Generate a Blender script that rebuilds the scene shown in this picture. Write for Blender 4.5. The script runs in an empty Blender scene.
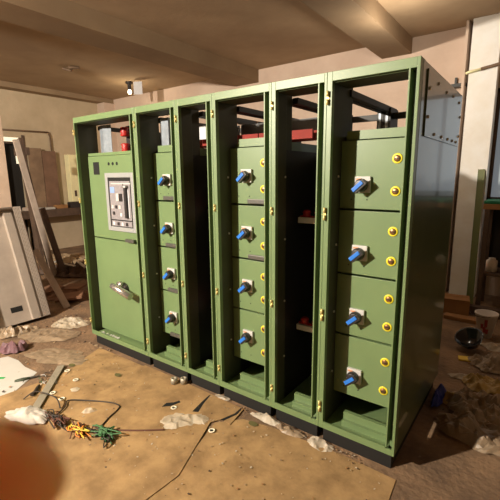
import bpy, bmesh, math, random
from mathutils import Vector, Matrix, noise

C = bpy.context.scene.collection
PI = math.pi
random.seed(7)


# ------------------------------------------------------------------ materials
def s2l(c):
    return tuple((v / 255 / 12.92) if v / 255 <= 0.04045 else ((v / 255 + 0.055) / 1.055) ** 2.4 for v in c)


MATS = {}


def mat(name, rgb, rough=0.5, metal=0.0, var=0.0, vscale=6.0, bump=0.0, bscale=40.0, coat=0.0, rgb2=None,
        alpha=1.0, emit=0.0, trans=0.0, sss=0.0, detail=4.0):
    m = bpy.data.materials.new(name)
    m.use_nodes = True
    nt = m.node_tree
    b = nt.nodes['Principled BSDF']
    col = s2l(rgb)
    b.inputs['Base Color'].default_value = (*col, 1)
    b.inputs['Roughness'].default_value = rough
    b.inputs['Metallic'].default_value = metal
    b.inputs['Coat Weight'].default_value = coat
    b.inputs['Alpha'].default_value = alpha
    b.inputs['Transmission Weight'].default_value = trans
    if sss:
        b.inputs['Subsurface Weight'].default_value = sss
        b.inputs['Subsurface Radius'].default_value = (0.05, 0.013, 0.005)
        b.inputs['Subsurface Scale'].default_value = 1.0
    if emit:
        b.inputs['Emission Color'].default_value = (*col, 1)
        b.inputs['Emission Strength'].default_value = emit
    if var or rgb2 or bump:
        tc = nt.nodes.new('ShaderNodeTexCoord')
    if var or rgb2:
        n = nt.nodes.new('ShaderNodeTexNoise')
        n.inputs['Scale'].default_value = vscale
        n.inputs['Detail'].default_value = detail
        n.inputs['Roughness'].default_value = 0.62
        nt.links.new(tc.outputs['Object'], n.inputs['Vector'])
        r = nt.nodes.new('ShaderNodeValToRGB')
        c2 = s2l(rgb2) if rgb2 else tuple(v * (1 - var) for v in col)
        c1 = col if rgb2 else tuple(min(1, v * (1 + var)) for v in col)
        r.color_ramp.elements[0].position = 0.36
        r.color_ramp.elements[1].position = 0.64
        r.color_ramp.elements[0].color = (*c2, 1)
        r.color_ramp.elements[1].color = (*c1, 1)
        nt.links.new(n.outputs['Fac'], r.inputs['Fac'])
        nt.links.new(r.outputs['Color'], b.inputs['Base Color'])
    if bump:
        n2 = nt.nodes.new('ShaderNodeTexNoise')
        n2.inputs['Scale'].default_value = bscale
        n2.inputs['Detail'].default_value = 5
        nt.links.new(tc.outputs['Object'], n2.inputs['Vector'])
        bp = nt.nodes.new('ShaderNodeBump')
        bp.inputs['Strength'].default_value = bump
        bp.inputs['Distance'].default_value = 0.02
        nt.links.new(n2.outputs['Fac'], bp.inputs['Height'])
        nt.links.new(bp.outputs['Normal'], b.inputs['Normal'])
    MATS[name] = m
    return m


def perforate(m, ax1, ax2, pitch, hole_rgb):
    """punched round holes as a regular dot pattern in object space"""
    nt = m.node_tree
    b = nt.nodes['Principled BSDF']
    tc = nt.nodes.new('ShaderNodeTexCoord')
    sp = nt.nodes.new('ShaderNodeSeparateXYZ')
    nt.links.new(tc.outputs['Object'], sp.inputs[0])

    def mth(op, a, bv=None):
        n = nt.nodes.new('ShaderNodeMath')
        n.operation = op
        for i, v in enumerate((a, bv)):
            if v is None:
                continue
            if isinstance(v, (int, float)):
                n.inputs[i].default_value = v
            else:
                nt.links.new(v, n.inputs[i])
        return n.outputs[0]
    q = []
    for a in (ax1, ax2):
        f = mth('FRACT', mth('MULTIPLY', sp.outputs[a], 1 / pitch))
        d = mth('SUBTRACT', f, 0.5)
        q.append(mth('MULTIPLY', d, d))
    fac = mth('LESS_THAN', mth('ADD', q[0], q[1]), 0.085)
    mix = nt.nodes.new('ShaderNodeMix')
    mix.data_type = 'RGBA'
    mix.inputs[6].default_value = b.inputs['Base Color'].default_value
    mix.inputs[7].default_value = (*s2l(hole_rgb), 1)
    nt.links.new(fac, mix.inputs[0])
    nt.links.new(mix.outputs[2], b.inputs['Base Color'])


POSTSHADE = mat('post_shade', (66, 66, 48), 0.6, var=0.1)  # shade of the inner posts and header undersides is put into this colour
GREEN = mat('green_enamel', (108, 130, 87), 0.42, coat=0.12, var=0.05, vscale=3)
GREEN_SIDE = mat('green_enamel_shaded', (82, 94, 60), 0.3, coat=0.5, var=0.10, vscale=2.0)  # same green enamel, darkened for the end wall turned from the lamp
BLACK_SHADED_STEEL = mat('black_and_shaded_steel', (30, 29, 26), 0.55, var=0.2)  # black fittings; inside the cabinets the black stands in for shade
PLINTH = mat('plinth_black', (20, 19, 17), 0.7)
GALV = mat('galvanised', (140, 148, 156), 0.42, 0.3, var=0.12, vscale=22)
BRIGHT = mat('bright_steel', (215, 212, 206), 0.35, 0.2, var=0.06)
BRASS = mat('brass', (224, 206, 138), 0.35, 0.35)
YELLOW = mat('yellow_ring', (232, 214, 48), 0.45)
SCREW = mat('lock_core', (150, 112, 72), 0.35, 0.7)
GREYPL = mat('grey_plastic', (196, 194, 190), 0.45)
DARKPL = mat('dark_plastic', (46, 42, 42), 0.4)
BLUEPL = mat('blue_plastic', (44, 118, 214), 0.35)
ORANGEPL = mat('orange_mark', (214, 140, 96), 0.5)
LEVER = mat('lever_grey', (92, 90, 84), 0.4, 0.3)
CHROME = mat('chrome', (190, 186, 180), 0.25, 0.8)
BEZEL = mat('bezel_grey', (150, 152, 152), 0.45)
FACE = mat('breaker_face', (138, 133, 136), 0.5, var=0.12, vscale=60)
LABELB = mat('label_blue', (132, 160, 214), 0.5)
WHITE = mat('white_sheet', (205, 205, 208), 0.5, var=0.06, vscale=20)
RED = mat('red_insulator', (170, 34, 30), 0.45, var=0.15, vscale=30)
BUSRED = mat('busbar_red', (140, 38, 26), 0.75, var=0.1)
SHROUD = mat('bus_shroud', (58, 60, 62), 0.5, var=0.2, vscale=12)
TAGY = mat('tag_yellow', (206, 180, 60), 0.5)
TAGB = mat('tag_blue', (40, 70, 150), 0.5)
HOLE = mat('hole_black', (14, 14, 12), 0.8)

WALL = mat('wall_plaster', (196, 178, 150), 0.9, rgb2=(180, 162, 134), vscale=1.6, bump=0.15, bscale=30)
WALLB = mat('wall_plaster_back', (212, 190, 172), 0.9, rgb2=(196, 172, 154), vscale=1.3, bump=0.15, bscale=30)
CEIL = mat('ceiling_plaster', (176, 152, 122), 0.95, rgb2=(156, 132, 104), vscale=0.9, bump=0.1, bscale=20)
CEIL2 = mat('ceiling_beam', (150, 128, 100), 0.95, rgb2=(136, 114, 88), vscale=1.2)
PILLAR = mat('pillar_paint', (240, 238, 234), 0.85, rgb2=(232, 226, 216), vscale=3, bump=0.2, bscale=18)
FLOOR = mat('floor_dirty_concrete', (140, 112, 84), 0.9, rgb2=(96, 76, 58), vscale=3.2, bump=0.5, bscale=28, detail=9)
CARD = mat('cardboard', (168, 136, 92), 0.85, rgb2=(132, 104, 68), vscale=5.5, bump=0.25, bscale=12, detail=12)
CARD2 = mat('cardboard_brown', (150, 108, 66), 0.85, var=0.1)
WOODD = mat('wood_dark', (84, 66, 54), 0.7, var=0.2, vscale=10)
WOODL = mat('wood_pale', (178, 162, 148), 0.75, var=0.1, vscale=10)
BOARD = mat('board_brown', (140, 116, 92), 0.85, rgb2=(118, 96, 76), vscale=4)
BOARD2 = mat('board_red_brown', (128, 98, 78), 0.85, rgb2=(108, 82, 64), vscale=4)
PALE = mat('pale_board', (206, 184, 164), 0.85, rgb2=(190, 166, 144), vscale=3)
CREAM = mat('cream_door', (240, 232, 184), 0.55, var=0.05)
TRAY = mat('tray_grey', (164, 152, 140), 0.55, 0.1, var=0.08, vscale=5)
TRAYP = mat('tray_perforated', (172, 160, 148), 0.55, 0.1)
perforate(TRAYP, 1, 2, 0.016, (92, 82, 74))
DARKIN = mat('dark_interior', (30, 26, 22), 0.9)
SKYGLASS = mat('lit_pane', (246, 236, 208), 0.3, emit=0.9)
DAYGLASS = mat('day_pane', (156, 166, 174), 0.25, emit=0.42)
PAPER = mat('paper', (184, 181, 174), 0.8, var=0.03)
GREENINK = mat('green_ink', (30, 150, 70), 0.7)
GREENCLOTH = mat('green_mat', (24, 112, 76), 0.8)
STEELBAR = mat('steel_bar', (168, 160, 142), 0.45, 0.4, var=0.08)
CABLE = mat('cable_black', (44, 34, 26), 0.6)
CABLEB = mat('cable_brown', (92, 52, 36), 0.6)
CABLEO = mat('cable_orange', (206, 120, 44), 0.6)
CABLEG = mat('cable_green', (58, 104, 60), 0.6)
PLIERG = mat('plier_grip', (72, 80, 62), 0.6)
CLOTH = mat('white_cloth', (190, 182, 172), 0.9, var=0.08, vscale=20)
POLY = mat('polythene_pale', (196, 182, 158), 0.35, var=0.1, vscale=8, alpha=0.62)
POLYD = mat('polythene_dusty', (150, 130, 106), 0.4, var=0.2, vscale=7, alpha=0.85)
POLYW = mat('polythene_white', (226, 214, 192), 0.35, var=0.1, vscale=9, alpha=0.5)
POLYY = mat('polythene_yellow', (158, 130, 66), 0.5, var=0.2, vscale=8)
BLUEBAG = mat('blue_plastic_bag', (30, 44, 140), 0.5)
PURPLE = mat('purple_bag', (104, 72, 78), 0.6, var=0.2)
TERRA = mat('terracotta', (122, 88, 66), 0.85, var=0.15)
RINGW = mat('ring_white', (236, 228, 204), 0.6)
RINGO = mat('spot_olive', (92, 88, 48), 0.9)
BLACKGLOSS = mat('black_gloss', (26, 26, 28), 0.18)
YPAPER = mat('yellow_paper', (224, 190, 76), 0.8)
BUCKET = mat('bucket_white', (214, 204, 196), 0.55)
BUCKRED = mat('bucket_red', (150, 52, 46), 0.6)
OLIVEST = mat('olive_steel', (104, 110, 64), 0.5)
CHIP = mat('chip_pale', (176, 156, 126), 0.8, rgb2=(130, 106, 80), vscale=9)
SKIN = mat('skin', (255, 185, 130), 0.45, sss=1.0)
NAIL = mat('nail', (255, 190, 160), 0.35)
BULB = mat('bulb_glow', (255, 240, 200), 0.3, emit=6)
PIPE = mat('pipe_rust', (110, 88, 68), 0.7, var=0.2)
SHADEY = mat('stain', (120, 100, 78), 0.95)


# ------------------------------------------------------------------ mesh builder
class MB:
    def __init__(s):
        s.bm = bmesh.new()
        s.mats = []

    def mi(s, m):
        if m is None:
            return 0
        if m not in s.mats:
            s.mats.append(m)
        return s.mats.index(m)

    def _tag(s, before, m):
        i = s.mi(m)
        for f in s.bm.faces:
            if f not in before:
                f.material_index = i

    def box(s, x0, x1, y0, y1, z0, z1, m=None, M=None):
        i = s.mi(m)
        v = [s.bm.verts.new(Vector(p) if M is None else M @ Vector(p)) for p in
             ((x0, y0, z0), (x1, y0, z0), (x1, y1, z0), (x0, y1, z0), (x0, y0, z1), (x1, y0, z1), (x1, y1, z1), (x0, y1, z1))]
        for q in ((3, 2, 1, 0), (4, 5, 6, 7), (0, 1, 5, 4), (1, 2, 6, 5), (2, 3, 7, 6), (3, 0, 4, 7)):
            f = s.bm.faces.new([v[k] for k in q])
            f.material_index = i
        return s

    def tube(s, pts, r, m=None, n=10, cap=True):
        i = s.mi(m)
        pts = [Vector(p) for p in pts]
        rad = r if isinstance(r, (list, tuple)) else [r] * len(pts)
        rings = []
        up = None
        for k, p in enumerate(pts):
            d = (pts[min(k + 1, len(pts) - 1)] - pts[max(k - 1, 0)]).normalized()
            if up is None:
                up = Vector((0, 0, 1)) if abs(d.z) < 0.9 else Vector((0, 1, 0))
            a = d.cross(up)
            if a.length < 1e-4:
                a = d.cross(Vector((1, 0, 0)))
            a.normalize()
            b = a.cross(d).normalized()
            up = b
            rings.append([s.bm.verts.new(p + (a * math.cos(2 * PI * j / n) + b * math.sin(2 * PI * j / n)) * rad[k]) for j in range(n)])
        for k in range(len(rings) - 1):
            for j in range(n):
                f = s.bm.faces.new((rings[k][j], rings[k][(j + 1) % n], rings[k + 1][(j + 1) % n], rings[k + 1][j]))
                f.material_index = i
                f.smooth = True
        if cap:
            for q in (rings[0][::-1], rings[-1]):
                f = s.bm.faces.new(q)
                f.material_index = i
        return s

    def cyl(s, p, q, r, m=None, n=16):
        return s.tube([p, q], r, m, n)

    def bar(s, p, q, w, t, m=None, side=(0, 1, 0)):
        """rectangular bar from p to q, w wide along `side`, t thick"""
        p, q = Vector(p), Vector(q)
        d = (q - p)
        L = d.length
        d.normalize()
        a = Vector(side)
        a = (a - d * a.dot(d)).normalized()
        b = d.cross(a)
        M = Matrix((a, b, d)).transposed().to_4x4()
        M.translation = p
        return s.box(-w / 2, w / 2, -t / 2, t / 2, 0, L, m, M)

    def prism(s, poly, z0, z1, m=None, M=None):
        """polygon in XY extruded z0..z1"""
        i = s.mi(m)
        T = (lambda v: Vector(v)) if M is None else (lambda v: M @ Vector(v))
        a = [s.bm.verts.new(T((x, y, z0))) for x, y in poly]
        b = [s.bm.verts.new(T((x, y, z1))) for x, y in poly]
        fs = [s.bm.faces.new(a[::-1]), s.bm.faces.new(b)]
        n = len(poly)
        for k in range(n):
            fs.append(s.bm.faces.new((a[k], a[(k + 1) % n], b[(k + 1) % n], b[k])))
        for f in fs:
            f.material_index = i
        return s

    def lathe(s, prof, c=(0, 0, 0), axis='Z', m=None, n=24):
        """profile of (radius, height) around an axis through c"""
        i = s.mi(m)
        c = Vector(c)

        def P(r, h, a):
            u, v = r * math.cos(a), r * math.sin(a)
            return c + (Vector((u, v, h)) if axis == 'Z' else Vector((u, -h, v)) if axis == 'Y' else Vector((h, u, v)))
        rings = [[s.bm.verts.new(P(r, h, 2 * PI * j / n)) for j in range(n)] for r, h in prof]
        for k in range(len(rings) - 1):
            for j in range(n):
                f = s.bm.faces.new((rings[k][j], rings[k][(j + 1) % n], rings[k + 1][(j + 1) % n], rings[k + 1][j]))
                f.material_index = i
                f.smooth = True
        for q in (rings[0], rings[-1]):
            if (q[0].co - q[n // 2].co).length > 1e-5:
                f = s.bm.faces.new(q)
                f.material_index = i
        return s

    def build(s, name, m=None, parent=None, loc=None, bevel=0.0):
        bmesh.ops.recalc_face_normals(s.bm, faces=s.bm.faces[:])
        if bevel:
            bmesh.ops.bevel(s.bm, geom=[e for e in s.bm.edges if e.is_manifold and e.calc_face_angle(0) > 0.9], offset=bevel, segments=2,
                            affect='EDGES', profile=0.6)
        me = bpy.data.meshes.new(name)
        s.bm.to_mesh(me)
        s.bm.free()
        for q in (s.mats or [m]):
            me.materials.append(q)
        o = bpy.data.objects.new(name, me)
        C.objects.link(o)
        if parent:
            o.parent = parent
        if loc:
            o.location = loc
        return o


def tag(o, label=None, cat=None, group=None, kind=None):
    for k, v in (('label', label), ('category', cat), ('group', group), ('kind', kind)):
        if v:
            o[k] = v
    return o


def empty(name, loc, label, cat, group=None, rz=0):
    o = bpy.data.objects.new(name, None)
    o.empty_display_size = 0.1
    C.objects.link(o)
    o.location = loc
    o.rotation_euler = (0, 0, rz)
    return tag(o, label, cat, group)


def struct(o):
    o['kind'] = 'structure'
    return o


# ------------------------------------------------------------------ the room
CZ = 3.40
XL, XR, YF, YB = -5.3, 8.0, -8.0, 3.95

struct(MB().box(XL - .2, XR + .2, YF - .2, YB + .2, -0.2, 0, FLOOR).build('floor'))
struct(MB().box(XL - .2, XR + .2, YF - .2, YB + .2, CZ, CZ + .2, CEIL).build('ceiling'))
b = MB()                                             # left wall, with a door opening and a bright fanlight over it
DY0, DY1 = 1.50, 1.88
b.box(XL - .2, XL, YF - .2, DY0, 0, CZ, WALL)
b.box(XL - .2, XL, DY1, YB + .2, 0, CZ, WALL)
b.box(XL - .2, XL, DY0, DY1, 2.40, CZ, WALL)
struct(b.build('wall_left'))
b = MB()                                             # back wall, opening for the window on the right
WX0, WX1, WZ0, WZ1 = 2.80, 4.3, 1.25, 2.62
b.box(XL - .2, WX0, YB, YB + .2, 0, CZ, WALLB)
b.box(WX1, XR + .2, YB, YB + .2, 0, CZ, WALLB)
b.box(WX0, WX1, YB, YB + .2, 0, WZ0, WALLB)
b.box(WX0, WX1, YB, YB + .2, WZ1, CZ, WALLB)
struct(b.build('wall_back'))
struct(MB().box(XR, XR + .2, YF - .2, YB + .2, 0, CZ, WALL).build('wall_right'))
struct(MB().box(XL - .2, XR + .2, YF - .2, YF, 0, CZ, WALL).build('wall_front'))
# door in the left wall: dark gap, frame, lit fanlight
d = struct(MB().box(XL - .19, XL - .17, DY0, DY1, 0, 2.30, DARKIN).build('door_1'))
MB().box(XL - .06, XL + .02, DY0 - .05, DY0, 0, 2.45, WOODD).box(XL - .06, XL + .02, DY1, DY1 + .05, 0, 2.45, WOODD) \
    .box(XL - .06, XL + .02, DY0, DY1, 2.27, 2.31, WOODD).build('door_frame', parent=d)
MB().box(XL - .05, XL - .04, DY0, DY1, 2.31, 2.40, SKYGLASS).build('fanlight_pane', parent=d)
MB().box(XL - .12, XL - .08, DY0 + .28, DY0 + .36, 1.88, 2.06, SKYGLASS).build('side_pane', parent=d)
# window in the back wall, greyish daylight behind dirty glass
w = struct(MB().box(WX0, WX1, YB + .06, YB + .07, WZ0, WZ1, DAYGLASS).build('window_1'))
b = MB()
for x in (WX0, WX0 + .72, WX1 - .04):
    b.box(x, x + .04, YB + .02, YB + .06, WZ0, WZ1, WOODD)
b.box(WX0, WX1, YB + .02, YB + .06, WZ0, WZ0 + .04, WOODD).box(WX0, WX1, YB + .02, YB + .06, WZ1 - .04, WZ1, WOODD)
b.build('window_frame', parent=w)
# beams and pilasters
struct(MB().box(-1.30, -0.80, YF, YB, 3.19, CZ, CEIL2).build('trim_1'))
struct(MB().box(XL, XL + .26, YF, YB, 3.30, CZ, CEIL2).build('trim_2'))
struct(MB().box(XL, -5.02, YB - .28, YB, 0, 3.3, WALLB).build('trim_3'))
b = MB().box(2.50, 2.80, 3.72, YB, 0, CZ, PILLAR)
b.box(2.425, 2.455, 3.735, YB, 0, CZ, WALLB)
struct(b.build('trim_4'))
struct(MB().box(1.35, 1.75, YF, YB, 3.20, CZ, CEIL2).build('trim_5'))


# ------------------------------------------------------------------ switchgear cabinets
XS = [0.0, 0.845, 1.297, 1.633, 2.083, 2.424, 2.872]
Z0, Z1, DEPTH = 0.10, 2.10, 1.10
HZ = (1.975, 1.384, 0.812, 0.242)
SEAMS = (1.775, 1.40, 1.03, 0.66, 0.275)
DYF = 0.145                                         # front face of the inner doors
GRP = 'green switchgear cabinets bolted in a row'


def hinge(parent, big):
    for z in HZ:
        s = 1.0 if big else 0.7
        b = MB()
        b.box(0.0, 0.014, -0.006, 0.0, z - .03 * s, z + .03 * s, BRASS)
        b.cyl((0.007, -0.011, z - .034 * s), (0.007, -0.011, z - .006 * s), 0.0065 * s, BRASS, 8)
        b.cyl((0.007, -0.011, z + .006 * s), (0.007, -0.011, z + .034 * s), 0.0065 * s, BRASS, 8)
        b.build('hinge', parent=parent)


def cabinet_shell(k, label):
    x0, x1 = XS[k], XS[k + 1]
    w = x1 - x0 - 0.0016
    pd = (.22, .22, .13, .225, .125, .28)[k]            # depth of the left hand post
    t = empty('switchgear_cabinet', (x0 + .0008, 0, 0), label, 'electrical cabinet', GRP)
    b = MB()
    # left jamb and post
    jw = 0.012 if k == 0 else 0.028
    b.box(0, jw, 0, 0.03, Z0, Z1, GREEN)
    b.box(0.001, jw - .004, 0.03, pd, Z0, Z1 - .003, POSTSHADE)
    # right jamb: outer face, gutter, raised inner lip, post behind
    b.box(w - .014, w, 0, 0.085, Z0, Z1, GREEN)
    b.box(w - .046, w - .014, 0.075, 0.085, Z0, Z1 - .003, GREEN)
    b.box(w - .047, w - .039, -0.006, 0.085, Z0 + .045, Z1 - .045, GREEN)
    b.box(w - .03, w - .001, 0.085, 0.235, Z0, Z1 - .003, POSTSHADE)
    # header and sill
    b.box(jw, w - .014, 0, 0.02, Z1 - .045, Z1, GREEN)
    b.box(jw - .004, w - .03, 0.02, 0.20, Z1 - .05, Z1 - .006, POSTSHADE)
    b.box(jw, w - .014, 0, 0.012, Z0, Z0 + .034, GREEN)
    b.box(jw, w - .046, -0.004, 0.008, Z0 + .034, Z0 + .042, GREEN)
    b.build('front_frame', parent=t, bevel=0.0015)
    # rear frame: posts, top rails, shade painted in black, lit part in the strip
    b = MB()
    for xa in (0.001, w - .046):
        b.box(xa, xa + .045, DEPTH - .20, DEPTH - .03, Z0, Z1 - .06, BLACK_SHADED_STEEL)
        b.box(xa + .012, xa + .028, DEPTH - .203, DEPTH - .20, Z0 + 1.5, Z1 - .08, GALV)
        b.box(xa, xa + .035, 0.235, DEPTH - .03, Z1 - .085, Z1 - .05, BLACK_SHADED_STEEL)
    b.box(0.046, w - .046, DEPTH - .16, DEPTH - .12, Z1 - .13, Z1 - .09, BLACK_SHADED_STEEL)
    b.build('rear_frame', parent=t)
    MB().box(0.046, w - .046, DEPTH - .06, DEPTH - .055, Z0 + .01, 1.72, GREEN).build('back_panel', parent=t)
    MB().box(0.002, 0.006, pd, DEPTH - .20, Z0 + .01, 1.74, BLACK_SHADED_STEEL).build('partition_sheet', parent=t)  # darkness of the unlit inside is put into the sheet colour
    MB().box(0.02, w - .02, 0.03, DEPTH - .03, 0, Z0, PLINTH).build('plinth', parent=t)
    b = MB().box(0.024, w - .047, 0.012, DEPTH - .06, Z0, Z0 + .010, GREEN)
    b.build('bottom_tray', parent=t)
    if k:
        b = MB().box(0.115, w - .048, 0.10, 0.13, Z0 + .010, Z0 + .088, GREEN)
        b.box(0.115, w - .048, 0.075, 0.10, Z0 + .010, Z0 + .045, GREEN)
        b.build('base_channel', parent=t, bevel=0.002)
    hinge(t, k == 5)
    if k in (3, 5, 4, 1):
        for z in (1.58, 1.20, 0.80, 0.42):
            MB().lathe([(0, .004), (.007, .004), (.007, 0)], (0.024, 0.115, z), 'X', BRIGHT, 10).build('screw', parent=t)
    return t, w


def rotary(door, x, z, flip=0):
    """escutcheon with a blue tipped grip, standing on the door"""
    b = MB()
    b.box(x - .043, x + .043, DYF - .018, DYF, z - .043, z + .043, GREYPL)
    b.box(x - .038, x - .004, DYF - .020, DYF - .018, z + .022, z + .036, ORANGEPL)
    b.build('switch_plate', parent=door, bevel=0.003)
    a = math.radians(42)
    M = Matrix.Translation((x - .004, DYF - .018, z - .004)) @ Matrix.Rotation(-a, 4, 'Y')
    b = MB()
    b.lathe([(.035, 0), (.035, .022), (.029, .036), (0, .036)], (x - .002, DYF - .018, z - .004), 'Y', DARKPL, 20)
    b.box(-.038, .042, -.052, -.026, -.024, .010, DARKPL, M)
    b.build('switch_grip', parent=door, bevel=0.003)
    MB().box(-.039, .030, -.058, -.0522, -.0120, .0095, BLUEPL, M).build('grip_tip', parent=door, bevel=0.002)


def lock(door, x, z):
    b = MB().lathe([(.026, 0), (.026, .003), (.021, .004), (.017, .004)], (x, DYF, z), 'Y', YELLOW, 24)
    b.lathe([(.017, 0), (.017, .007), (.012, .010), (0, .010)], (x, DYF, z), 'Y', SCREW, 20)
    b.box(x - .010, x + .010, DYF - .013, DYF - .009, z - .0025, z + .0025, DARKPL)
    b.build('turn_lock', parent=door)


def compartment(t, w, k, handles):
    MB().box(0.03, w - .05, 0.195, 0.80, 0.27, 1.80, GREEN).build('compartment_box', parent=t)
    xd0, xd1 = 0.026, w - .050
    kx = {1: 0.184, 3: 0.166, 5: 0.158}[k]
    for n in range(4):
        zt, zb = SEAMS[n] - .006, SEAMS[n + 1] + .006
        b = MB().box(xd0, xd1, DYF, DYF + .018, zb, zt, GREEN)
        dd = b.build('door', parent=t, bevel=0.002)
        rotary(dd, kx, zt - (.232 if k == 5 else .205 if k == 1 else .18))
        lx = .329 if k == 5 else .297
        if k != 1:
            lock(dd, lx, zt - .100)
            lock(dd, lx, zb + .098)
        for fx in (.18, .42, .93):
            MB().lathe([(.004, .0012), (.004, 0)], (xd0 + (xd1 - xd0) * fx, DYF, zb + .05), 'Y', HOLE, 8).build('screw_hole', parent=dd)
        if n in handles:
            la = .185 if k == 3 else .150
            b = MB().box(la, la + .150, DYF - .030, DYF - .012, zb + .004, zb + .034, LEVER)
            b.box(la + .105, la + .140, DYF - .012, DYF, zb + .006, zb + .032, LEVER)
            b.build('door_lever', parent=dd, bevel=0.004)


# cabinet 1: circuit breaker cabinet
DYF = 0.105                                         # its doors sit further forward
t, w = cabinet_shell(0, 'wide green cabinet at far left end of row, with the circuit breaker panel')
MB().box(0.02, w - .05, 0.155, 0.85, 0.13, 1.77, GREEN).build('compartment_box', parent=t)
up = MB().box(0.012, w - .05, DYF, DYF + .018, 1.042, 1.772, GREEN).build('door', parent=t, bevel=0.002)
lo = MB().box(0.012, w - .05, DYF, DYF + .018, 0.130, 1.032, GREEN).build('door', parent=t, bevel=0.002)
MB().box(0.014, w - .05, DYF + .006, DYF + .06, 1.776, 1.80, GREEN).build('top_flange', parent=t)
MB().box(0.035, 0.125, DYF - .002, DYF, 1.612, 1.722, HOLE).build('meter_opening', parent=up)
for x in (.272, .330, .389):
    MB().lathe([(.014, .002), (.014, 0)], (x, DYF, 1.702), 'Y', HOLE, 16).build('lamp_hole', parent=up)
cb = MB()
for (xa, xb, za, zb) in ((.215, .255, 1.122, 1.625), (.575, .612, 1.122, 1.625), (.255, .575, 1.585, 1.625), (.255, .575, 1.122, 1.160)):
    cb.box(xa, xb, DYF - .014, DYF, za, zb, BEZEL)
cb = cb.build('circuit_breaker', parent=t, bevel=0.004)
MB().box(.255, .575, DYF - .006, DYF, 1.16, 1.585, HOLE).build('breaker_recess', parent=cb)
b = MB().box(.280, .568, DYF - .018, DYF - .006, 1.225, 1.555, FACE)
b.box(.280, .568, DYF - .018, DYF - .006, 1.168, 1.215, FACE)
b.build('breaker_face', parent=cb, bevel=0.002)
MB().box(.292, .352, DYF - .020, DYF - .018, 1.455, 1.505, LABELB).build('breaker_label', parent=cb)
for (x, m_) in ((.395, GREYPL), (.440, DARKPL)):
    MB().box(x - .018, x + .018, DYF - .026, DYF - .018, 1.385, 1.450, m_).build('push_button', parent=cb, bevel=0.003)
MB().prism([(.462, 1.500), (.492, 1.500), (.477, 1.535)], DYF - .021, DYF - .018, HOLE, Matrix(((1, 0, 0, 0), (0, 0, 1, 0), (0, 1, 0, 0), (0, 0, 0, 1)))) \
    .build('arrow_mark', parent=cb)
b = MB().box(.505, .530, DYF - .040, DYF - .018, 1.245, 1.500, DARKPL).box(.505, .545, DYF - .044, DYF - .018, 1.500, 1.520, GREYPL)
b.build('charging_handle', parent=cb, bevel=0.003)
MB().box(.540, .550, DYF - .021, DYF - .018, 1.25, 1.48, WHITE).build('scale_strip', parent=cb)
for (x, z, m_) in ((.315, 1.335, GREYPL), (.365, 1.335, DARKPL), (.415, 1.335, GREYPL), (.325, 1.28, DARKPL), (.43, 1.27, WHITE),
                   (.32, 1.19, WHITE), (.38, 1.19, DARKPL), (.44, 1.19, WHITE), (.50, 1.19, DARKPL)):
    MB().box(x - .014, x + .014, DYF - .022, DYF - .016, z - .014, z + .014, m_).build('indicator', parent=cb)
b = MB().box(.31, .58, DYF - .020, DYF - .018, 1.530, 1.538, GREYPL).build('name_strip', parent=cb)
b = MB().box(.468, .585, DYF - .03, DYF, 1.036, 1.064, LEVER).build('door_lever', parent=up, bevel=0.004)
# lever handle on the lower door
b = MB()
b.lathe([(.052, 0), (.052, .014), (.040, .030), (.026, .044), (.026, .075), (0, .078)], (.385, DYF, .600), 'Y', DARKPL, 20)
b.lathe([(.034, .030), (.034, .056), (0, .060)], (.365, DYF, .640), 'Y', CHROME, 16)
b.build('handle_hub', parent=lo)
b = MB().tube([(.315, DYF - .092, .640), (.36, DYF - .090, .628), (.555, DYF - .075, .572)], [.024, .030, .032], CHROME, 14)
b.build('handle_lever', parent=lo)
for part in list(up.children) + list(lo.children) + [cb]:
    part.location.x = .055
DYF = 0.145
# inside the open top of cabinet 1
b = MB().prism([(.085, .20), (.155, .185), (.255, .20), (.255, .203), (.155, .189), (.085, .203)], 1.80, 2.045, GALV)
b.build('bent_steel_sheet', parent=t)
for z in (1.985, 1.845):
    MB().lathe([(.028, -.04), (.042, -.03), (.03, -.012), (.042, 0), (.03, .012), (.042, .03), (.028, .04)], (.315, .30, z), 'Z', RED, 18).build('insulator', parent=t)
MB().box(.275, .355, .34, .36, 1.80, 2.04, DARKPL).build('insulator_stand', parent=t)
b = MB()
for j in range(90):
    x, y = random.uniform(.06, .35), random.uniform(.02, .07)
    s = random.uniform(.002, .007)
    b.box(x - s, x + s, y - s, y + s, Z0 + .010, Z0 + .012 + s, BRIGHT, )
tag(b.build('metal_shavings'), 'glinting metal swarf on the sill of the wide breaker cabinet', 'metal shavings', kind='stuff')

# cabinets 2, 4, 6 with four inner doors; 3 and 5 are open cable chambers
t2, w2 = cabinet_shell(1, 'second green cabinet from left, four small doors beside the wide breaker cabinet')
compartment(t2, w2, 1, (0, 1, 2, 3))
MB().box(.07, w2 - .05, .158, .17, 1.776, 1.825, GREEN).build('top_flange', parent=t2)
b = MB().box(.062, .150, .200, .204, 1.80, 2.035, GALV).box(.150, .154, .200, .26, 1.80, 2.035, GALV)
b.build('bent_steel_sheet', parent=t2)
MB().box(.205, .36, .40, .405, 1.875, 1.975, WHITE).build('insulation_sheet', parent=t2)

t3, w3 = cabinet_shell(2, 'narrow open green cabinet third from left with dark empty cable chamber')
t4, w4 = cabinet_shell(3, 'fourth green cabinet from left, four doors and two flat grey levers')
compartment(t4, w4, 3, (0, 1))
MB().box(.08, w4 - .05, .158, .17, 1.776, 1.825, GREEN).build('top_flange', parent=t4)
t5, w5 = cabinet_shell(4, 'narrow open green cabinet second from right with red insulators on pale bars')
t6, w6 = cabinet_shell(5, 'green cabinet at right end of row, four doors and plain side wall')
compartment(t6, w6, 5, ())
MB().box(.05, w6 - .05, .158, .17, 1.776, 1.822, GREEN).build('top_flange', parent=t6)

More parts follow.
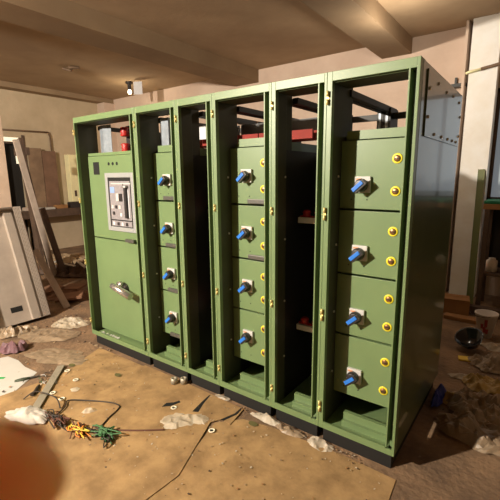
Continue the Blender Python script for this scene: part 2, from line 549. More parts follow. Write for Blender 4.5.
for tt, ww, zz in ((t3, w3, (1.325, .565)), (t5, w5, (1.305, .575))):
    for z in zz:
        MB().box(.028, ww - .05, .27, .30, z - .018, z + .018, BRIGHT).build('support_bar', parent=tt)
        b = MB()
        for j in range(3):
            b.lathe([(.02, 0), (.03, .008), (.022, .02), (.03, .032), (.018, .045)], (.07 + j * .085, .31, z + .018), 'Z', RED, 14)
        b.box(.03, .28, .295, .325, z + .018, z + .026, RED)
        b.build('insulator_block', parent=tt)
    MB().box(.01, ww - .046, .62, .63, Z0 + .01, 1.72, BLACK_SHADED_STEEL).build('shade_backing', parent=tt)  # dark sheet standing in for the shade deep in the open chamber
    for z in (1.62, .95):
        MB().box(ww - .052, ww - .044, .01, .03, z - .018, z + .018, BRIGHT).build('door_catch', parent=tt)
for z, m_ in ((1.56, RED), (1.505, TAGY), (1.45, TAGB), (1.24, TAGY), (1.0, RED), (.945, TAGY), (.68, TAGY), (.42, RED)):
    MB().box(.07, .10, .27, .29, z - .014, z + .014, m_).build('phase_tag', parent=t3)
MB().box(.06, .10, .262, .27, 1.63, 1.67, CABLEG).build('phase_tag', parent=t3)
# busbars running over the compartments
for tt, ww in ((t2, w2), (t3, w3), (t4, w4)):
    for j in range(3):
        MB().box(0.008, ww, .50 + j * .09, .52 + j * .09, 1.835, 1.895, BUSRED).build('busbar', parent=tt)
    MB().box(0.008, ww - .01, .72, .73, 1.84, 2.0, SHROUD).build('bus_shroud', parent=tt)
# right end wall of the row and its bolted cover
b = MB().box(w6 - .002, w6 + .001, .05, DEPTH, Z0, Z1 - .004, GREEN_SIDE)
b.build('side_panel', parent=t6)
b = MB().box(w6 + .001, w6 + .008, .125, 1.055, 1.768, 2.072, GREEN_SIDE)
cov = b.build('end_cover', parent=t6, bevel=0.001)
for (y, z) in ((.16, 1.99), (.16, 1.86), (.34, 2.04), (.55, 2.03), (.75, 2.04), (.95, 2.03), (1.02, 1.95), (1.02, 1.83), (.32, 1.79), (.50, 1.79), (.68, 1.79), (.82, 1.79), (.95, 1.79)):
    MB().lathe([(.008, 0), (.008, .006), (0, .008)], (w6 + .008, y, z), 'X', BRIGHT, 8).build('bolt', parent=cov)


# ------------------------------------------------------------------ floor sheets of cardboard
def sheet(name, poly, z, m, label, cat, th=.004, group=None):
    return tag(MB().prism(poly, z, z + th, m).build(name), label, cat, group)


sheet('cardboard_sheet', [(.16, -.03), (.80, -.02), (.79, -.12), (.83, -.30), (1.02, -.66), (1.30, -1.5), (.62, -1.5), (.30, -.95), (.36, -.52)], .001, CARD,
      'flat tan cardboard sheet on the floor before the wide breaker cabinet', 'cardboard', group='cardboard sheets on the floor')
sheet('cardboard_sheet', [(.80, -.005), (1.24, .0), (1.60, -.01), (1.83, -.015), (1.865, -.005), (1.90, -.20), (1.82, -.185), (1.78, -.26),
          (1.95, -.7), (1.9, -1.5), (1.26, -1.5), (1.00, -.66), (.82, -.30), (.785, -.12)], .0055, CARD,
      'flat tan cardboard sheet with torn slots before the second and third cabinets', 'cardboard', group='cardboard sheets on the floor')
sheet('cardboard_sheet', [(1.80, -.24), (1.93, -.10), (2.15, -.06), (2.6, -.03), (2.9, -.04), (3.0, -1.5), (1.85, -1.5), (1.93, -.7)], .0005, CARD,
      'flat tan cardboard sheet lying before the two rightmost cabinets', 'cardboard', group='cardboard sheets on the floor')
# torn dark slots in the cardboard
sheet('cardboard_tear', [(1.388, -.330), (1.43, -.29), (1.455, -.215), (1.43, -.205), (1.415, -.245), (1.378, -.28)], .0098, HOLE,
      'short dark ragged tear in the cardboard beside a white ring', 'tear', .0006)
sheet('cardboard_tear', [(1.60, -.245), (1.638, -.225), (1.598, -.13), (1.565, -.02), (1.558, -.03), (1.575, -.13)], .0098, HOLE,
      'long narrow dark tear in the cardboard before the third cabinet', 'tear', .0006)
sheet('cardboard_tear', [(1.815, -.20), (1.84, -.195), (1.87, -.09), (1.855, .0), (1.845, -.02), (1.85, -.09)], .0098, HOLE,
      'dark gap along the lifted cardboard edge before the fourth cabinet', 'tear', .0006)
for (x, y, lab) in ((.284, -.373, 'leftmost small olive stain spot on the cardboard'), (.753, -.243, 'middle olive stain spot on cardboard before the second cabinet'),
                    (2.015, -.108, 'round olive spot on cardboard below the fourth cabinet')):
    b = MB()
    poly = [(x + .035 * (1 + .25 * noise.noise((x, y, a))) * math.cos(a), y + .022 * math.sin(a)) for a in [2 * PI * k / 14 for k in range(14)]]
    tag(b.prism(poly, .0095, .0102, RINGO).build('stain_spot'), lab, 'stain', 'olive spots on the cardboard')
RL = ['white washer ring near the top end of the steel bar', 'white washer ring alone to the right of the steel bar', 'white washer ring touching the steel bar side',
      'white washer ring lowest beside the steel bar', 'white washer ring next to the ragged tear', 'white washer ring before the third cabinet near picture bottom']
for (x, y), lab in zip(((.35, -.449), (.548, -.487), (.586, -.689), (.719, -.69), (1.465, -.288), (1.845, -.316)), RL):
    b = MB()
    b.lathe([(.012, .010), (.022, .010), (.022, .013), (.012, .013), (.012, .010)], (x, y, 0), 'Z', RINGW, 18)
    tag(b.build('washer_ring'), lab, 'washer', 'white washers on the floor')


# ------------------------------------------------------------------ crumpled film, debris
def crumple(name, c, sx, sy, h, seed, m, label, cat, rz=0, n=26, freq=3.2, group=None, base=.004):
    b = MB()
    b.mi(m)
    R = Matrix.Rotation(rz, 3, 'Z')
    vs = {}
    off = Vector((seed * 7.3, seed * 3.1, seed * 1.7))
    for i in range(n + 1):
        for j in range(n + 1):
            u, v = i / n * 2 - 1, j / n * 2 - 1
            # square to disc, then a ragged outline
            x, y = u * math.sqrt(1 - v * v / 2), v * math.sqrt(1 - u * u / 2)
            a = math.atan2(y, x)
            rr = 1 + .28 * noise.noise(Vector((math.cos(a) * 1.7, math.sin(a) * 1.7, seed))) + .12 * noise.noise(Vector((math.cos(a) * 5, math.sin(a) * 5, seed)))
            p = Vector((x * rr, y * rr, 0))
            q = Vector((p.x * sx, p.y * sy, 0))
            e = 1 - min(1, math.hypot(x, y)) ** 3
            k1 = 1 - abs(noise.noise(q * freq * 2.2 + off)) * 2
            k2 = 1 - abs(noise.noise(q * freq * 5 + off * 2)) * 2
            z = max(0, h * (.15 + .85 * e) * (.55 * k1 + .35 * k2 + .15 * noise.noise(q * 30 + off)))
            jx = noise.noise(q * freq * 3 + off * 3) * .03 * sx
            wv = R @ (q + Vector((jx, jx * .7, 0)))
            vs[i, j] = b.bm.verts.new((wv.x, wv.y, z + base))
    for i in range(n):
        for j in range(n):
            b.bm.faces.new((vs[i, j], vs[i + 1, j], vs[i + 1, j + 1], vs[i, j + 1]))
    o = b.build(name, loc=(c[0], c[1], 0))
    return tag(o, label, cat, group)


PG = 'crumpled plastic film on the floor'
crumple('plastic_film', (3.20, .95), .24, .20, .13, 1, POLYD, 'crumpled dusty plastic film beside the side wall of the end cabinet', 'plastic film', .3, group=PG)
crumple('plastic_film', (3.22, .62), .26, .16, .12, 2, POLYD, 'crumpled plastic film nearest the bottom right corner', 'plastic film', -.2, group=PG)
crumple('plastic_film', (3.20, 1.72), .20, .16, .11, 3, POLYD, 'crumpled pale film at right edge below the black tub', 'plastic film', .5, group=PG)
crumple('plastic_film', (3.16, 1.30), .15, .14, .09, 4, POLYY, 'yellowish crumpled plastic film right of the end cabinet', 'plastic film', .2, group=PG)
crumple('plastic_film', (2.975, .93), .055, .07, .15, 5, POLYY, 'small yellowish wad of film beside the blue bag', 'plastic film', .1, group=PG)
crumple('plastic_film', (3.21, 2.12), .17, .09, .06, 6, POLY, 'flat pale film at right edge behind the black tub', 'plastic film', .1, group=PG)
crumple('plastic_film', (3.03, 1.36), .12, .05, .03, 7, POLY, 'thin scrap of film on the dark floor by the cabinet wall', 'plastic film', .4, group=PG)
crumple('plastic_bag', (2.925, .90), .038, .14, .12, 8, BLUEBAG, 'blue plastic bag squeezed against the end cabinet', 'bag', -.05)
crumple('plastic_film', (1.60, -.38), .11, .085, .028, 9, POLYW, 'white clear film before the third cabinet at picture bottom', 'plastic film', .8, group=PG, base=.011)
crumple('plastic_film', (1.70, -.28), .07, .05, .02, 10, POLYW, 'small clear scrap between the two long tears', 'plastic film', .1, group=PG, base=.011)
crumple('plastic_film', (-.66, .14), .20, .17, .07, 11, POLY, 'clear crumpled film left of the breaker cabinet', 'plastic film', .2, group=PG)
crumple('plastic_film', (-.55, -.16), .32, .17, .035, 12, POLYD, 'flat dusty film on the floor before the leaning trays', 'plastic film', .5, group=PG)
crumple('plastic_film', (.02, -.35), .30, .14, .02, 17, POLYD, 'flat dusty film between trays and the cardboard', 'plastic film', .35, group=PG)
crumple('plastic_film', (1.66, .006), .07, .022, .03, 13, POLYW, 'pale film tucked at foot of the third cabinet', 'plastic film', 0, group=PG, base=.011)
crumple('plastic_film', (2.07, -.015), .13, .035, .05, 14, POLYW, 'whitish film heap at foot of the fourth cabinet', 'plastic film', 0, group=PG)
crumple('plastic_film', (2.24, -.03), .10, .035, .05, 15, POLYD, 'dusty film heap at foot of the fifth cabinet', 'plastic film', 0, group=PG)
crumple('plastic_film', (2.46, -.03), .08, .05, .06, 16, POLYW, 'pale crumpled film at foot of the end cabinet', 'plastic film', 0, group=PG)
crumple('cloth', (.74, -.93), .17, .085, .075, 20, CLOTH, 'crumpled white cloth on the floor at lower left', 'cloth', .35, base=.009, freq=1.1)
crumple('plastic_film', (.675, -.565), .035, .03, .02, 21, POLYW, 'tiny clear scrap near the looped black cable', 'plastic film', .2, group=PG, base=.009)
crumple('plastic_film', (1.02, -.66), .05, .025, .03, 22, POLYW, 'small clear scrap inside the looped black cable', 'plastic film', .9, group=PG, base=.009)
crumple('plastic_bag', (-.46, -.53), .12, .10, .15, 23, PURPLE, 'small purple brown bag standing on the floor under the trays', 'bag', .2)
crumple('plastic_film', (-.86, -.35), .20, .10, .12, 24, POLYD, 'greyish pink film bunched under the leaning tray', 'plastic film', 1.3, group=PG)

b = MB()
for j in range(1500):
    if j < 650:
        x, y = random.uniform(-3.5, .3), random.gauss(.3, .8)
    elif j < 1000:
        x, y = random.uniform(2.95, 3.9), random.uniform(.5, 3.5)
    elif j < 1350:
        x, y = random.uniform(.3, 2.9), random.uniform(-.9, -.03)
    else:
        x, y = random.uniform(1.85, 2.7), random.gauss(-.005, .025)
    if -.04 < x < 2.92 and -.0 < y < 1.12:
        y = -.02
    s = random.uniform(.003, .013) if j < 1000 else random.uniform(.002, .006)
    M = Matrix.Translation((x, y, .0105 if x > .2 and y < 0 else .001)) @ Matrix.Rotation(random.uniform(0, PI), 4, 'Z') @ Matrix.Rotation(random.uniform(-.3, .3), 4, 'X')
    b.box(-s, s, -s * random.uniform(.3, 1), s * .6, 0, s * .4, random.choice((CHIP, CHIP, WOODD, CARD2, POLYW if j > 1000 else CHIP)), M)
tag(b.build('floor_debris'), 'small chips and scraps littering the whole dirty floor', 'debris', kind='stuff')
for (x, y, lab) in ((1.225, -.045, 'left one of two small steel bushings at the second cabinet foot'), (1.285, .0, 'right one of two small steel bushings at the second cabinet foot')):
    b = MB().lathe([(.018, 0), (.026, .002), (.026, .045), (.015, .047), (.015, .02)], (x, y - .02, .010), 'Z', STEELBAR, 16)
    tag(b.build('steel_bushing'), lab, 'metal fitting', 'steel bushings on the cardboard')

# paper, tools and cables at lower left
o = MB().prism([(-.55, -1.1), (-.36, -.62), (-.20, -.60), (-.03, -.62), (.16, -.605), (.33, -.86), (.45, -1.2)], .002, .0035, PAPER).build('paper_sheet')
tag(o, 'white paper sheet with green print lying at left edge', 'paper')
MB().prism([(-.04, -.89), (-.035, -.84), (.03, -.79), (.045, -.815)], .0036, .004, GREENINK).build('printed_mark', parent=o)
o = MB().bar((.235, -.44, .016), (.735, -.90, .016), .055, .010, STEELBAR, (1, 1, 0)).build('steel_flat_bar', bevel=.001)
tag(o, 'flat grey steel bar lying diagonally on the floor at left', 'metal bar')
t = empty('pliers', (.20, -.72, .004), 'dark green handled pliers lying on the white paper corner', 'tool', rz=1.14)
t.scale = (.7, .7, .7)
MB().tube([(-.10, -.012, .008), (-.02, -.022, .010), (.06, -.006, .010)], [.006, .009, .008], PLIERG, 10).build('grip', parent=t)
MB().tube([(-.10, .020, .008), (-.02, .024, .010), (.06, .006, .010)], [.006, .009, .008], PLIERG, 10).build('grip', parent=t)
MB().box(.055, .10, -.014, .014, .003, .018, LEVER).prism([(.10, -.013), (.15, -.004), (.15, .004), (.10, .013)], .005, .015, LEVER).build('jaw', parent=t)
b = MB()
for j in range(28):
    a = random.uniform(0, 6)
    x, y = .36 + random.gauss(0, .06), -.60 + random.gauss(0, .05)
    b.tube([(x, y, .012), (x + .03 * math.cos(a), y + .03 * math.sin(a), .02), (x + .06 * math.cos(a + .4), y + .06 * math.sin(a + .4), .012)], .0022, random.choice((CABLEG, LEVER, BRIGHT, CABLE)), 5)
tag(b.build('wire_offcuts'), 'scattered short wire offcuts beside the steel bar and pliers', 'wire offcuts', kind='stuff')
o = MB().tube([(.50, -.80, .016), (.47, -.76, .016), (.42, -.72, .016), (.40, -.70, .014)], [.014, .014, .011, .008], CABLE, 10).build('screwdriver_handle')
tag(o, 'black screwdriver handle lying left of the steel bar lower end', 'tool')


def spline(pts, n=8):
    P = [Vector(p) for p in pts]
    out = []
    for i in range(len(P) - 1):
        a, b_, c_, d_ = P[max(i - 1, 0)], P[i], P[i + 1], P[min(i + 2, len(P) - 1)]
        for k in range(n):
            u = k / n
            out.append(.5 * ((2 * b_) + (c_ - a) * u + (2 * a - 5 * b_ + 4 * c_ - d_) * u * u + (3 * b_ - a - 3 * c_ + d_) * u ** 3))
    out.append(P[-1])
    return out


o = MB().tube(spline([(.88, -.80, .015), (.84, -.73, .015), (.785, -.678, .015), (.88, -.606, .014), (1.045, -.518, .014), (1.135, -.50, .014), (1.17, -.535, .014), (1.20, -.62, .014), (1.25, -.72, .016)]), .0045, CABLE, 8).build('cable_loop')
tag(o, 'thin black cable forming an open loop on the cardboard', 'cable')
o = MB().tube(spline([(.50, -.86, .012), (.53, -.80, .05), (.62, -.78, .07), (.74, -.74, .05), (.83, -.76, .015)]), .0045, CABLE, 8).build('cable')
tag(o, 'thin black cable arching over the white cloth', 'cable')
o = MB().tube(spline([(1.20, -.74, .016), (1.32, -.69, .014), (1.46, -.60, .014), (1.60, -.49, .014)]), .005, CABLEB, 8).build('cable')
tag(o, 'straight brown red cable along the picture bottom on cardboard', 'cable')
for q, (cx, cy, mm, lab, nm) in enumerate(((.96, -.85, (CABLE, CABLEB), 'tangle of dark brown wires right of the white cloth', 'dark'), (1.17, -.82, (CABLEO, CABLEB, TAGY, CABLEO), 'tangle of orange and yellow wires at picture bottom', 'orange'),
                                      (1.33, -.745, (CABLEG, CABLE, CABLEG), 'tangle of green wires beside the orange wire tangle', 'green'))):
    b = MB()
    for j in range(26):
        p = [(cx + random.gauss(0, .05), cy + random.gauss(0, .022), .012 + random.random() * .035) for _ in range(4)]
        b.tube(spline(p, 5), .004, random.choice(mm), 6)
    tag(b.build('wire_tangle'), lab, 'wires', 'wire tangles on the floor', 'stuff')

# ------------------------------------------------------------------ left side: trays, boards, timbers
# cable trays leaning: x' across the lean
tl = math.atan2(.47, 1.22)
TRG = 'grey cable trays leaning at left'


def tray(name, y0, y1, foot, label, d=.12):
    t = empty(name, (foot, 0, 0), label, 'cable tray', TRG)
    t.rotation_euler = (0, -tl, 0)
    L = 1.30
    MB().box(0, .004, y0, y1, 0, L, TRAY).build('tray_base', parent=t)
    for ya, yb in ((y1 - .075, y1), (y0, y0 + .075)):
        b = MB().box(d - .003, d, ya, yb, 0.002, L, TRAYP)
        b.build('perforated_flange', parent=t)
    MB().box(.004, d - .003, y1 - .003, y1, 0, L, TRAY).box(.004, d - .003, y0, y0 + .003, 0, L, TRAY) \
        .box(.004, .05, y1 - .16, y1 - .155, 0, L, TRAY).box(.05, .053, y1 - .16, y1 - .075, 0, L, TRAY).build('tray_side', parent=t)
    MB().box(.004, d - .003, y0 + .003, y1 - .003, L - .003, L, TRAY).box(.004, d - .003, y0 + .003, y1 - .003, 0, .003, TRAY).build('tray_end', parent=t)
    MB().box(.004, .006, y1 - .34, y1 - .22, .13, .19, HOLE).build('cut_out', parent=t)
    return t


tray('cable_tray', -.62, .10, -1.14, 'large grey perforated tray leaning at left edge, front one')
tray('cable_tray', -.50, .17, -1.28, 'grey perforated tray leaning behind the front tray')
o = MB().box(-1.98, -1.95, -.70, .205, 0, 2.33, PALE).build('plaster_board', bevel=.002)
tag(o, 'tall pale plaster board standing upright at left edge', 'board')
# dark steel frame: two stiles and a foot, leaning against the board
t = empty('leaning_frame', (-3.45, 1.1, 0), 'dark tapering timber frame leaning behind the pale plank', 'frame')
MB().bar((.16, .0, 0.01), (-.14, .0, 2.22), .15, .05, WOODD, (1, 0, 0)).build('stile', parent=t)
MB().bar((.24, .10, 0.01), (-.40, .10, 2.24), .12, .04, WOODD, (1, 0, 0)).build('stile', parent=t)
MB().bar((-.46, .05, 2.02), (.0, .05, 2.02), .12, .05, WOODD, (0, 0, 1)).build('rail', parent=t)
o = MB().bar((-2.90, 1.10, .0), (-3.08, .82, 2.16), .085, .03, WOODL, (0, 1, 0)).build('timber_plank')
tag(o, 'long pale plank leaning steeply beside the dark frame', 'plank')
o = MB().bar((-2.78, 1.20, .0), (-2.92, 1.02, 1.12), .085, .05, WOODD, (0, 1, 0)).build('plank_shaded_part')  # shaded lower part of the same plank, built as a separate dark bar
tag(o, 'dark brown shaded lower part of the long leaning pale plank', 'post')
o = MB().bar((-1.22, .40, .0), (-1.66, .29, .70), .075, .03, WOODL, (0, 1, 0)).build('timber_plank')
tag(o, 'short pale plank leaning with its foot on the debris floor', 'plank')
# bench by the left wall, boards and cream locker behind
t = empty('workbench', (-4.95, 2.3, 0), 'dark brown bench along the left wall with junk on top', 'bench')
MB().box(-.285, .05, -1.0, 1.25, .77, .93, WOODD).build('bench_top', parent=t, bevel=.004)
for y in (-.9, 1.15):
    MB().box(-.22, -.14, y - .04, y + .04, 0, .77, WOODD).build('leg', parent=t)
    MB().box(-.02, .04, y - .04, y + .04, 0, .77, WOODD).build('leg', parent=t)
for (y0, y1, x, m_, zt, nm, lab) in ((1.93, 2.20, XL + .02, BOARD, 2.20, 'wooden_board', 'left brown board standing on the bench against left wall'),
                                     (2.21, 2.50, XL + .02, BOARD2, 2.15, 'wooden_board', 'right reddish board standing on the bench against left wall')):
    o = MB().box(x, x + .02, y0, y1, .931, zt, m_).build(nm, bevel=.002)
    o.location = (0.07, 0, 0)
    tag(o, lab, 'board', 'boards on the bench')
t = empty('locker', (-5.12, 2.90, 0), 'cream yellow locker with dark handle plate behind the bench', 'locker')
MB().box(-.17, .0, -.16, .22, .932, 2.09, CREAM).build('body', parent=t, bevel=.004)
MB().box(.0, .008, -.145, .205, .97, 2.00, CREAM).build('door', parent=t, bevel=.002)
MB().box(.008, .014, -.09, -.04, 1.17, 1.30, WOODD).build('handle_plate', parent=t)
t.location.x = -5.12
JK = [(-5.03, 1.75, .2, .14, .06, WOODL, 'pale flat offcut at left end of the bench top'), (-5.02, 2.10, .30, .16, .035, PAPER, 'white flat packet on the bench near the plank'),
      (-5.04, 2.42, .24, .16, .07, CARD2, 'brown carton lid on the bench before the red board'), (-5.03, 2.74, .26, .15, .12, DARKPL, 'dark block on the bench before the cream locker')]
for (x, y, dy, dx, h, m_, lab) in JK:
    o = MB().box(-dx / 2, dx / 2, -dy / 2, dy / 2, 0, h, m_).box(-dx / 2 + .01, dx / 2 - .01, -dy / 2 + .01, dy / 2 - .01, h, h + .006, m_).build('bench_parcel', loc=(x, y, .931), bevel=.003)
    tag(o, lab, 'parcel', 'odds and ends on the bench')
# pipe on the left wall
o = MB().tube([(-5.26, 1.45, 2.53), (-5.26, 2.42, 2.545)], .016, PIPE, 10).tube([(-5.26, 2.42, 2.545), (-5.26, 2.45, 2.45), (-5.26, 2.47, .95)], .016, PIPE, 10).build('conduit_pipe')
tag(o, 'thin rusty pipe bracket running along and down the left wall', 'pipe')
# debris heap at the left rear
DB = [((-3.1, 1.22), (-2.62, 1.30), .05, .012, PAPER, 'left white strip on the debris floor near the bench', 'strip'), ((-2.70, 1.42), (-2.36, 1.34), .05, .012, PAPER, 'right white strip on the debris floor near the bench', 'strip')]
for p, q, w_, t_, m_, lab, cat in DB:
    o = MB().bar((*p, .20), (*q, .17), w_, t_, m_, (0, 1, 0)).build('strip')
    tag(o, lab, cat, 'white strips on debris')
crumple('rubble_heap', (-2.75, 1.45), .75, .35, .22, 31, WOODD, 'dark heap of broken scraps on the floor by the left wall', 'rubble', .5)['kind'] = 'stuff'
crumple('rubble_heap', (-1.55, .72), .45, .22, .10, 32, TERRA, 'reddish brown rubble pile left of the breaker cabinet', 'rubble', .6)['kind'] = 'stuff'
crumple('rubble_heap', (-4.0, 1.9), .9, .5, .10, 33, CHIP, 'pale dusty rubble on the floor before the bench', 'rubble', .6)['kind'] = 'stuff'
for (x, y, r, lab) in ((-1.78, .80, .3, 'terracotta tile lying farthest back in the rubble'), (-1.40, .54, .9, 'terracotta tile lying nearest the cabinet corner'), (-1.95, .55, 1.6, 'terracotta tile under the short pale plank')):
    o = MB().box(-.16, .16, -.10, .10, 0, .03, TERRA).build('roof_tile', loc=(x, y, .06), bevel=.004)
    o.rotation_euler = (.12, -.1, r)
    tag(o, lab, 'tile', 'terracotta tiles in the rubble')

# ------------------------------------------------------------------ ceiling bulb, hook, fittings
t = empty('ceiling_bulb', (-3.28, 3.1, CZ), 'small bare glowing bulb hanging from the brown ceiling', 'lamp')
MB().lathe([(.07, 0), (.07, -.03), (.035, -.05), (.035, -.13), (.03, -.14)], (0, 0, 0), 'Z', DARKPL, 16).build('holder', parent=t)
MB().lathe([(.022, -.14), (.036, -.17), (.038, -.195), (.025, -.22), (0, -.228)], (0, 0, 0), 'Z', BULB, 18).build('bulb', parent=t)
o = MB().box(-.085, .085, -.005, .005, -.26, -.03, WHITE).box(-.06, -.055, -.002, .002, -.03, 0, CABLE).box(.055, .06, -.002, .002, -.03, 0, CABLE).build('hanging_card', loc=(-3.02, 3.1, CZ))
o.rotation_euler = (0, 0, .5)
tag(o, 'white card hanging beside the bare bulb at the ceiling', 'card')
o = MB().tube(spline([(-.12, -.08, -.02), (-.02, .02, -.05), (.06, -.05, -.03), (.12, .08, -.02)]), .02, PIPE, 8).lathe([(.05, 0), (.05, -.02), (.02, -.04)], (0, 0, 0), 'Z', PIPE, 12).build('ceiling_hook', loc=(-3.15, 1.85, CZ))
tag(o, 'rusty hook remnant on the bare ceiling at upper left', 'hook')
t = empty('wall_conduit', (0, 3.72, 0), 'cream and dark conduit running across the top of pale pillar', 'conduit')
MB().tube([(2.47, -.02, 2.785), (2.50, -.02, 2.80), (2.63, -.02, 2.815)], .016, CREAM, 10).build('cream_length', parent=t)
MB().tube([(2.63, -.02, 2.815), (2.83, -.02, 2.845), (3.3, -.02, 2.87)], .019, PIPE, 10).build('dark_length', parent=t)
o = MB().box(2.29, 2.46, 3.84, 3.95, 2.675, 2.715, BLACK_SHADED_STEEL).box(2.32, 2.345, 3.90, 3.95, 2.715, 2.80, BLACK_SHADED_STEEL).build('wall_bracket')
tag(o, 'short black bracket on the wall left of the pale pillar', 'bracket')
o = MB().box(2.37, 2.41, 3.89, 3.95, 1.30, 1.95, WOODD).box(2.37, 2.42, 3.88, 3.95, .4, 1.25, BLACK_SHADED_STEEL).build('wall_channel')
tag(o, 'dark channel fixed upright in the corner beside the pillar', 'channel')
# olive steel channel leaning on the pillar
b = MB().bar((2.80, 3.30, 0), (2.742, 3.70, 1.64), .075, .010, OLIVEST, (1, 0, 0)).bar((2.765, 3.31, 0), (2.708, 3.71, 1.64), .006, .04, OLIVEST, (1, 0, 0))
tag(b.build('steel_channel'), 'narrow olive green steel channel leaning against the pale pillar', 'steel channel')

# rack at the right with green mat and plank
t = empty('storage_rack', (3.45, 3.45, 0), 'rough rack with wooden plank shelf under the grey window', 'rack')
MB().box(-.60, 1.3, -.25, .2, 1.19, 1.25, CARD2).build('plank_top', parent=t, bevel=.003)
for x in (-.58, 1.25):
    for y in (-.23, .16):
        MB().box(x, x + .05, y - .02, y + .03, 0, 1.19, WOODD).build('leg', parent=t)
MB().box(-.58, 1.3, -.23, .19, .42, .45, WOODD).build('shelf', parent=t)
MB().box(-.58, 1.3, .185, .195, .45, 1.19, DARKIN).build('back_board', parent=t)
o = MB().box(-.60, 1.25, -.24, .19, 0, .035, GREENCLOTH).build('green_mat', loc=(3.45, 3.45, 1.251), bevel=.008)
tag(o, 'green mat lying on the plank top of the rack', 'mat')
for (x, y, h, r_, m_, lab) in ((2.98, 3.36, .16, .06, BUCKET, 'pale tin on the rack shelf nearest the pillar'), (3.16, 3.34, .22, .05, DARKPL, 'dark bottle on the rack shelf behind the bucket'), (3.32, 3.36, .14, .06, BRIGHT, 'shiny tin on the rack shelf at right edge')):
    o = MB().lathe([(r_, 0), (r_, h * .8), (r_ * .6, h * .9), (r_ * .6, h)], (0, 0, 0), 'Z', m_, 18).build('tin_can', loc=(x, y, .451))
    tag(o, lab, 'tin', 'tins on the rack shelf')

# bucket, tub, boxes on the right floor
t = empty('bucket', (3.055, 2.37, 0), 'white tapered bucket with red print at the right edge', 'bucket')
MB().lathe([(0, .003), (.062, 0), (.098, .23), (.104, .23), (.104, .245), (.092, .245), (.058, .01), (0, .01)], (0, 0, 0), 'Z', BUCKET, 28).build('body', parent=t)
b = MB()
for (a0, z0, z1) in ((-1.75, .06, .12), (-1.62, .12, .20), (-1.45, .05, .10), (-2.0, .10, .15)):
    for k in range(5):
        a, a2 = a0 + k * .06, a0 + (k + 1) * .06
        R0, R1 = .0635 + .036 * z0 / .23, .0635 + .036 * z1 / .23
        q = [b.bm.verts.new(p) for p in ((R0 * math.cos(a), R0 * math.sin(a), z0), (R0 * math.cos(a2), R0 * math.sin(a2), z0), (R1 * math.cos(a2), R1 * math.sin(a2), z1), (R1 * math.cos(a), R1 * math.sin(a), z1))]
        b.bm.faces.new(q)
b.mi(BUCKRED)
b.build('red_print', parent=t)
MB().tube(spline([(-.105, 0, .235), (-.14, -.04, .24), (-.10, -.11, .235), (0, -.135, .235), (.105, 0, .235)]), .003, CABLE, 6).build('bail_handle', parent=t)
o = MB().lathe([(0, .004), (.075, 0), (.115, .075), (.120, .085), (.108, .082), (.07, .012), (0, .012)], (0, 0, 0), 'Z', BLACKGLOSS, 28).build('tub', loc=(2.985, 1.97, .012))
o.rotation_euler = (.5, -.25, 0)
o.location.z = .055
tag(o, 'glossy black plastic tub tilted on the dark floor', 'tub')
o = MB().prism([(-.06, -.035), (.035, -.045), (.075, .0), (.04, .045), (-.055, .04)], 0, .012, YPAPER).prism([(.03, -.04), (.13, -.01), (.04, .02)], .012, .016, YPAPER).build('paper_pad', loc=(2.985, 1.70, .002))
o.rotation_euler = (0, 0, .3)
tag(o, 'small yellow paper pad lying below the black tub', 'paper pad')
o = MB().box(-.15, .13, -.11, .12, 0, .17, CARD2).box(-.15, .13, -.115, -.02, .17, .173, CARD2).box(-.15, .13, .03, .115, .17, .173, CARD2).build('carton', loc=(2.70, 3.0, 0), bevel=.003)
o.rotation_euler = (0, 0, .15)
tag(o, 'brown carton on the floor behind the end cabinet', 'carton')
o = MB().box(-.16, .16, -.06, .06, 0, .04, CARD2).build('wood_block', loc=(2.79, 2.72, .002), bevel=.003)
tag(o, 'flat orange brown wood block before the carton', 'wood block')
o = MB().box(-.28, .30, -.05, .05, 0, .10, WOODD).build('timber_beam', loc=(3.0, 3.02, .0), bevel=.004)
tag(o, 'dark timber lying on the floor at the rack foot', 'beam')


# ------------------------------------------------------------------ camera frame vectors
CAM = Vector((3.35298, -1.91566, 1.58875))
FW = Vector((-0.58731612, 0.7870956, -0.18852133))
RT = Vector((0.80250395, 0.59657351, -0.0093524))
UP = Vector((-0.10510559, 0.15678193, 0.98202456))

# the photographer's finger tip that strays in front of the lens, lower left
t = empty('finger', CAM + FW * .052 - RT * .0368 - UP * .0312, 'blurred orange fingertip close to the lens at bottom left corner', 'finger')
axis = (RT * .97 - UP * .10 + FW * .12).normalized()
pts, rad = [], []
for s_, r_ in ((-.060, .0094), (-.045, .0090), (-.036, .0092), (-.028, .0088), (-.016, .0083), (-.006, .0080), (.001, .0075), (.006, .0062), (.0095, .0042), (.0112, .0016)):
    bend = -UP * (.006 * max(0, (-s_ - .03) / .03) ** 1.5)
    pts.append(axis * s_ + bend)
    rad.append(r_)
o = MB().tube(pts, rad, SKIN, 20).build('fingertip', parent=t)
nrm = (UP * .55 + FW * .8)
nrm = (nrm - axis * nrm.dot(axis)).normalized()
sd = axis.cross(nrm)
b = MB()
b.mi(NAIL)
g = [[b.bm.verts.new(axis * (-.006 + .013 * i / 5) + nrm * ((.0084 - .0016 * (i / 5) ** 2) * math.cos(a)) + sd * (.0084 * (1 - .12 * (i / 5) ** 3) * math.sin(a))) for a in [(-.62 + 1.24 * j / 6) for j in range(7)]] for i in range(6)]
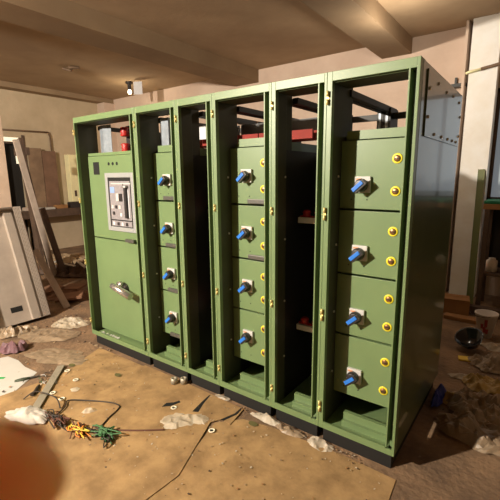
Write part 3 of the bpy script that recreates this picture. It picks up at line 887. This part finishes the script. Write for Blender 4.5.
for i in range(5):
    for j in range(6):
        b.bm.faces.new((g[i][j], g[i + 1][j], g[i + 1][j + 1], g[i][j + 1]))
b.build('nail', parent=t)

cd = bpy.data.cameras.new('camera')
cam = bpy.data.objects.new('camera', cd)
C.objects.link(cam)
M = Matrix((RT, UP, -FW)).transposed().to_4x4()
M.translation = CAM
cam.matrix_world = M
cd.sensor_width = 36
cd.lens = 386.382 / 500 * 36
cd.clip_start = 0.005
cd.dof.use_dof = True
cd.dof.focus_distance = 2.6
cd.dof.aperture_fstop = 12.0
bpy.context.scene.camera = cam

# ------------------------------------------------------------------ light
def light(name, kind, loc, energy, col, size=.1, target=None):
    l = bpy.data.lights.new(name, kind)
    l.energy = energy
    l.color = col
    if kind == 'AREA':
        l.size = size
    else:
        l.shadow_soft_size = size
    o = bpy.data.objects.new(name, l)
    C.objects.link(o)
    o.location = loc
    if target:
        o.rotation_euler = (Vector(target) - Vector(loc)).to_track_quat('-Z', 'Y').to_euler()
    return o


wl = light('work_lamp', 'SPOT', (-0.05, -4.2, 2.95), 2500, (1.0, .89, .74), .07, (0.6, 1.5, 2.2))
wl.data.spot_size = math.radians(150)
wl.data.spot_blend = .25
light('bulb_light', 'POINT', (-3.28, 3.1, CZ - .45), 14, (1.0, .82, .55), .06)
light('rear_fill', 'POINT', (2.0, 2.5, 2.9), 32, (1.0, .88, .72), .08)  # added unseen fill that brightens pillar, back wall and right floor
light('window_daylight', 'AREA', (3.55, 3.85, 1.95), 1.5, (.80, .90, 1.0), 1.2, (3.4, 0, 1.2))

wd = bpy.data.worlds.new('world')
bpy.context.scene.world = wd
wd.use_nodes = True
wd.node_tree.nodes['Background'].inputs[0].default_value = (.5, .5, .5, 1)
wd.node_tree.nodes['Background'].inputs[1].default_value = .1

sc = bpy.context.scene
sc.view_settings.view_transform = 'Standard'
sc.view_settings.look = 'None'
sc.view_settings.exposure = -0.28
sc.view_settings.gamma = 1.0
sc.view_settings.use_curve_mapping = False
sc.cycles.use_denoising = True
